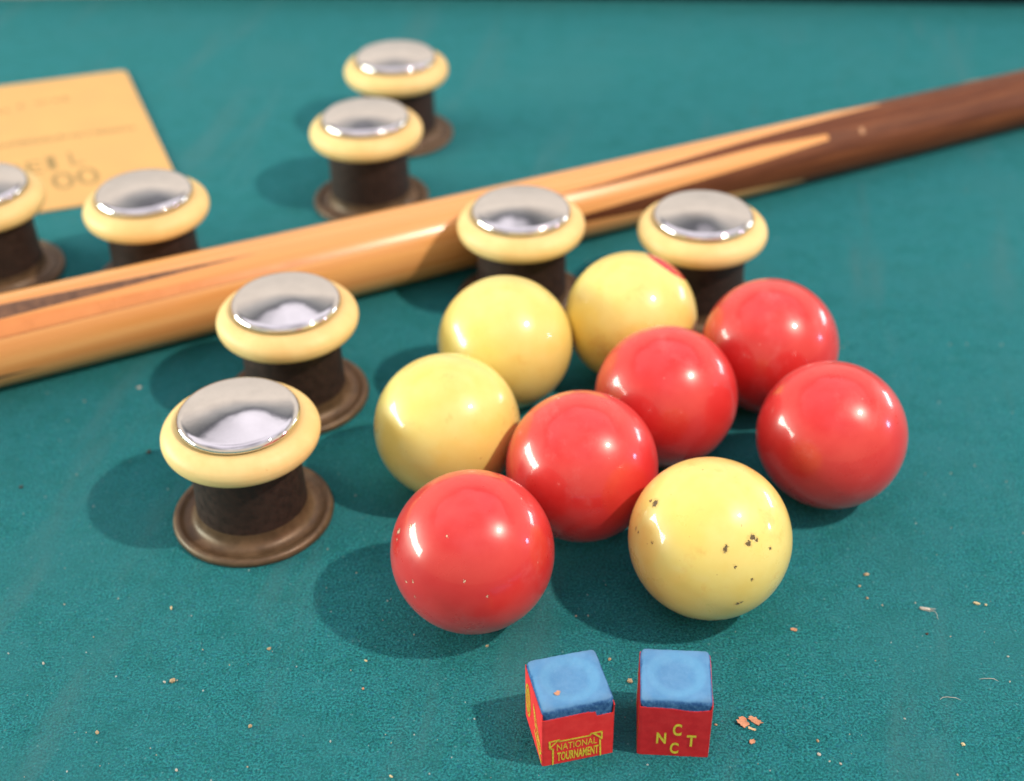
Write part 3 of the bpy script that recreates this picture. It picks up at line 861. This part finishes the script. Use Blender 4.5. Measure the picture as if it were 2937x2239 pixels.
# ------------------------------------------------------------------ camera (recovered from the nine balls)
cam_d = bpy.data.cameras.new('camera'); cam = bpy.data.objects.new('camera', cam_d); COL.objects.link(cam)
Mrow = ((0.9998745956, -0.0093108397, -0.0128102004), (-0.0158364444, -0.5878637833, -0.8088049081), (0.0, 0.8089063484, -0.5879375132))
rx, ry, rz = (Vector(r) for r in Mrow)
rz.normalize(); rx.normalize(); ry = rz.cross(rx)
rot = Matrix((rx, -ry, -rz)).transposed()
cam.matrix_world = Matrix.Translation((0, 0, 0.3348)) @ rot.to_4x4()
cam_d.sensor_width = 36.0; cam_d.lens = 1370.0 / 1024.0 * 36.0
cam_d.clip_start = 0.01; cam_d.clip_end = 50
cam_d.dof.use_dof = True; cam_d.dof.focus_distance = 0.430; cam_d.dof.aperture_fstop = 6.6; cam_d.dof.aperture_blades = 7
scn.camera = cam

# ------------------------------------------------------------------ light
def aim(o, target):
    d = Vector([c * S for c in target]) - o.location
    o.rotation_euler = d.to_track_quat('-Z', 'Y').to_euler()
def lamp(name, typ, loc, energy, col, target):
    ld = bpy.data.lights.new(name, typ); ld.energy = energy; ld.color = col
    o = bpy.data.objects.new(name, ld); COL.objects.link(o); o.location = [c * S for c in loc]; aim(o, target)
    return o, ld
k, kd = lamp('key_lamp', 'SPOT', (720, 110, 985), 52.0, (1.0, 0.87, 0.72), (-170, 620, 0))
kd.shadow_soft_size = 0.018; kd.spot_size = math.radians(120); kd.spot_blend = 1.0
w, wd = lamp('left_window', 'AREA', (-1500, 480, 290), 26.0, (0.88, 1.0, 0.86), (0, 400, 20)); wd.shape = 'RECTANGLE'; wd.size = 1.05; wd.size_y = 0.26
w, wd = lamp('right_window', 'AREA', (1250, 1150, 215), 2.4, (0.90, 0.96, 1.0), (60, 400, 20)); wd.shape = 'RECTANGLE'; wd.size = 0.35; wd.size_y = 0.12
w, wd = lamp('violet_lamp', 'AREA', (1500, 400, 330), 1.4, (0.78, 0.62, 1.0), (60, 400, 20)); wd.shape = 'DISK'; wd.size = 0.14

# the room the chrome and the balls mirror: pale wall beyond the table, a dark band above it, bright ceiling
world = bpy.data.worlds.new('World'); scn.world = world; world.use_nodes = True
wt = world.node_tree; bg = wt.nodes['Background']
tcn = wt.nodes.new('ShaderNodeTexCoord'); sep = wt.nodes.new('ShaderNodeSeparateXYZ'); wt.links.new(tcn.outputs['Generated'], sep.inputs[0])
nz = wt.nodes.new('ShaderNodeTexNoise'); nz.inputs['Scale'].default_value = 4.2; nz.inputs['Detail'].default_value = 2.5; wt.links.new(tcn.outputs['Generated'], nz.inputs['Vector'])
ma = wt.nodes.new('ShaderNodeMath'); ma.operation = 'MULTIPLY_ADD'; wt.links.new(nz.outputs['Fac'], ma.inputs[0]); ma.inputs[1].default_value = 0.20
ad = wt.nodes.new('ShaderNodeMath'); ad.operation = 'SUBTRACT'; wt.links.new(sep.outputs['Z'], ad.inputs[0]); ad.inputs[1].default_value = 0.10
wt.links.new(ad.outputs[0], ma.inputs[2])
def wramp(stops):
    r = wt.nodes.new('ShaderNodeValToRGB'); e = r.color_ramp.elements
    while len(e) < len(stops): e.new(0.5)
    for el, (p, c) in zip(e, stops): el.position = p; el.color = (*c, 1)
    wt.links.new(ma.outputs[0], r.inputs[0]); return r.outputs[0]
front = wramp([(0.0, (0.24, 0.21, 0.19)), (0.10, (0.62, 0.56, 0.50)), (0.50, (0.86, 0.75, 0.65)), (0.55, (0.72, 0.63, 0.56)), (0.62, (0.36, 0.35, 0.35)), (0.672, (0.15, 0.15, 0.17)), (0.700, (0.90, 0.84, 0.92)), (1.0, (0.80, 0.74, 0.84))])
back = wramp([(0.0, (0.64, 0.54, 0.41)), (0.30, (0.76, 0.65, 0.51)), (0.55, (0.70, 0.62, 0.53)), (0.76, (0.62, 0.59, 0.65)), (1.0, (0.80, 0.74, 0.84))])
fm = wt.nodes.new('ShaderNodeMapRange'); fm.interpolation_type = 'SMOOTHSTEP'; wt.links.new(sep.outputs['Y'], fm.inputs[0]); fm.inputs[1].default_value = -0.25; fm.inputs[2].default_value = 0.20
mx = wt.nodes.new('ShaderNodeMix'); mx.data_type = 'RGBA'; wt.links.new(fm.outputs[0], mx.inputs[0]); wt.links.new(back, mx.inputs[6]); wt.links.new(front, mx.inputs[7])
n2 = wt.nodes.new('ShaderNodeTexNoise'); n2.inputs['Scale'].default_value = 2.6; n2.inputs['Detail'].default_value = 1.5; n2.inputs['Roughness'].default_value = 0.6
mp = wt.nodes.new('ShaderNodeMapping'); mp.inputs['Location'].default_value = (3.1, 0.4, 1.7); wt.links.new(tcn.outputs['Generated'], mp.inputs[0]); wt.links.new(mp.outputs[0], n2.inputs['Vector'])
mr = wt.nodes.new('ShaderNodeMapRange'); wt.links.new(n2.outputs['Fac'], mr.inputs[0]); mr.inputs[1].default_value = 0.36; mr.inputs[2].default_value = 0.60; mr.inputs[3].default_value = 0.50; mr.inputs[4].default_value = 1.15
up = wt.nodes.new('ShaderNodeMapRange'); wt.links.new(sep.outputs['Z'], up.inputs[0]); up.inputs[1].default_value = 0.50; up.inputs[2].default_value = 0.64
mk = wt.nodes.new('ShaderNodeMix'); wt.links.new(up.outputs[0], mk.inputs[0]); mk.inputs[2].default_value = 1.0; wt.links.new(mr.outputs[0], mk.inputs[3])
vm = wt.nodes.new('ShaderNodeVectorMath'); vm.operation = 'SCALE'; wt.links.new(mx.outputs[2], vm.inputs[0]); wt.links.new(mk.outputs[0], vm.inputs['Scale'])
wt.links.new(vm.outputs[0], bg.inputs['Color']); bg.inputs['Strength'].default_value = 1.18

# ------------------------------------------------------------------ render
scn.render.engine = 'CYCLES'
scn.cycles.use_denoising = True
scn.cycles.max_bounces = 8
scn.cycles.sample_clamp_indirect = 4.0
scn.cycles.caustics_reflective = False; scn.cycles.caustics_refractive = False
vs = scn.view_settings
vs.view_transform = 'Standard'; vs.look = 'None'; vs.exposure = 0.06; vs.gamma = 1.0; vs.use_curve_mapping = False
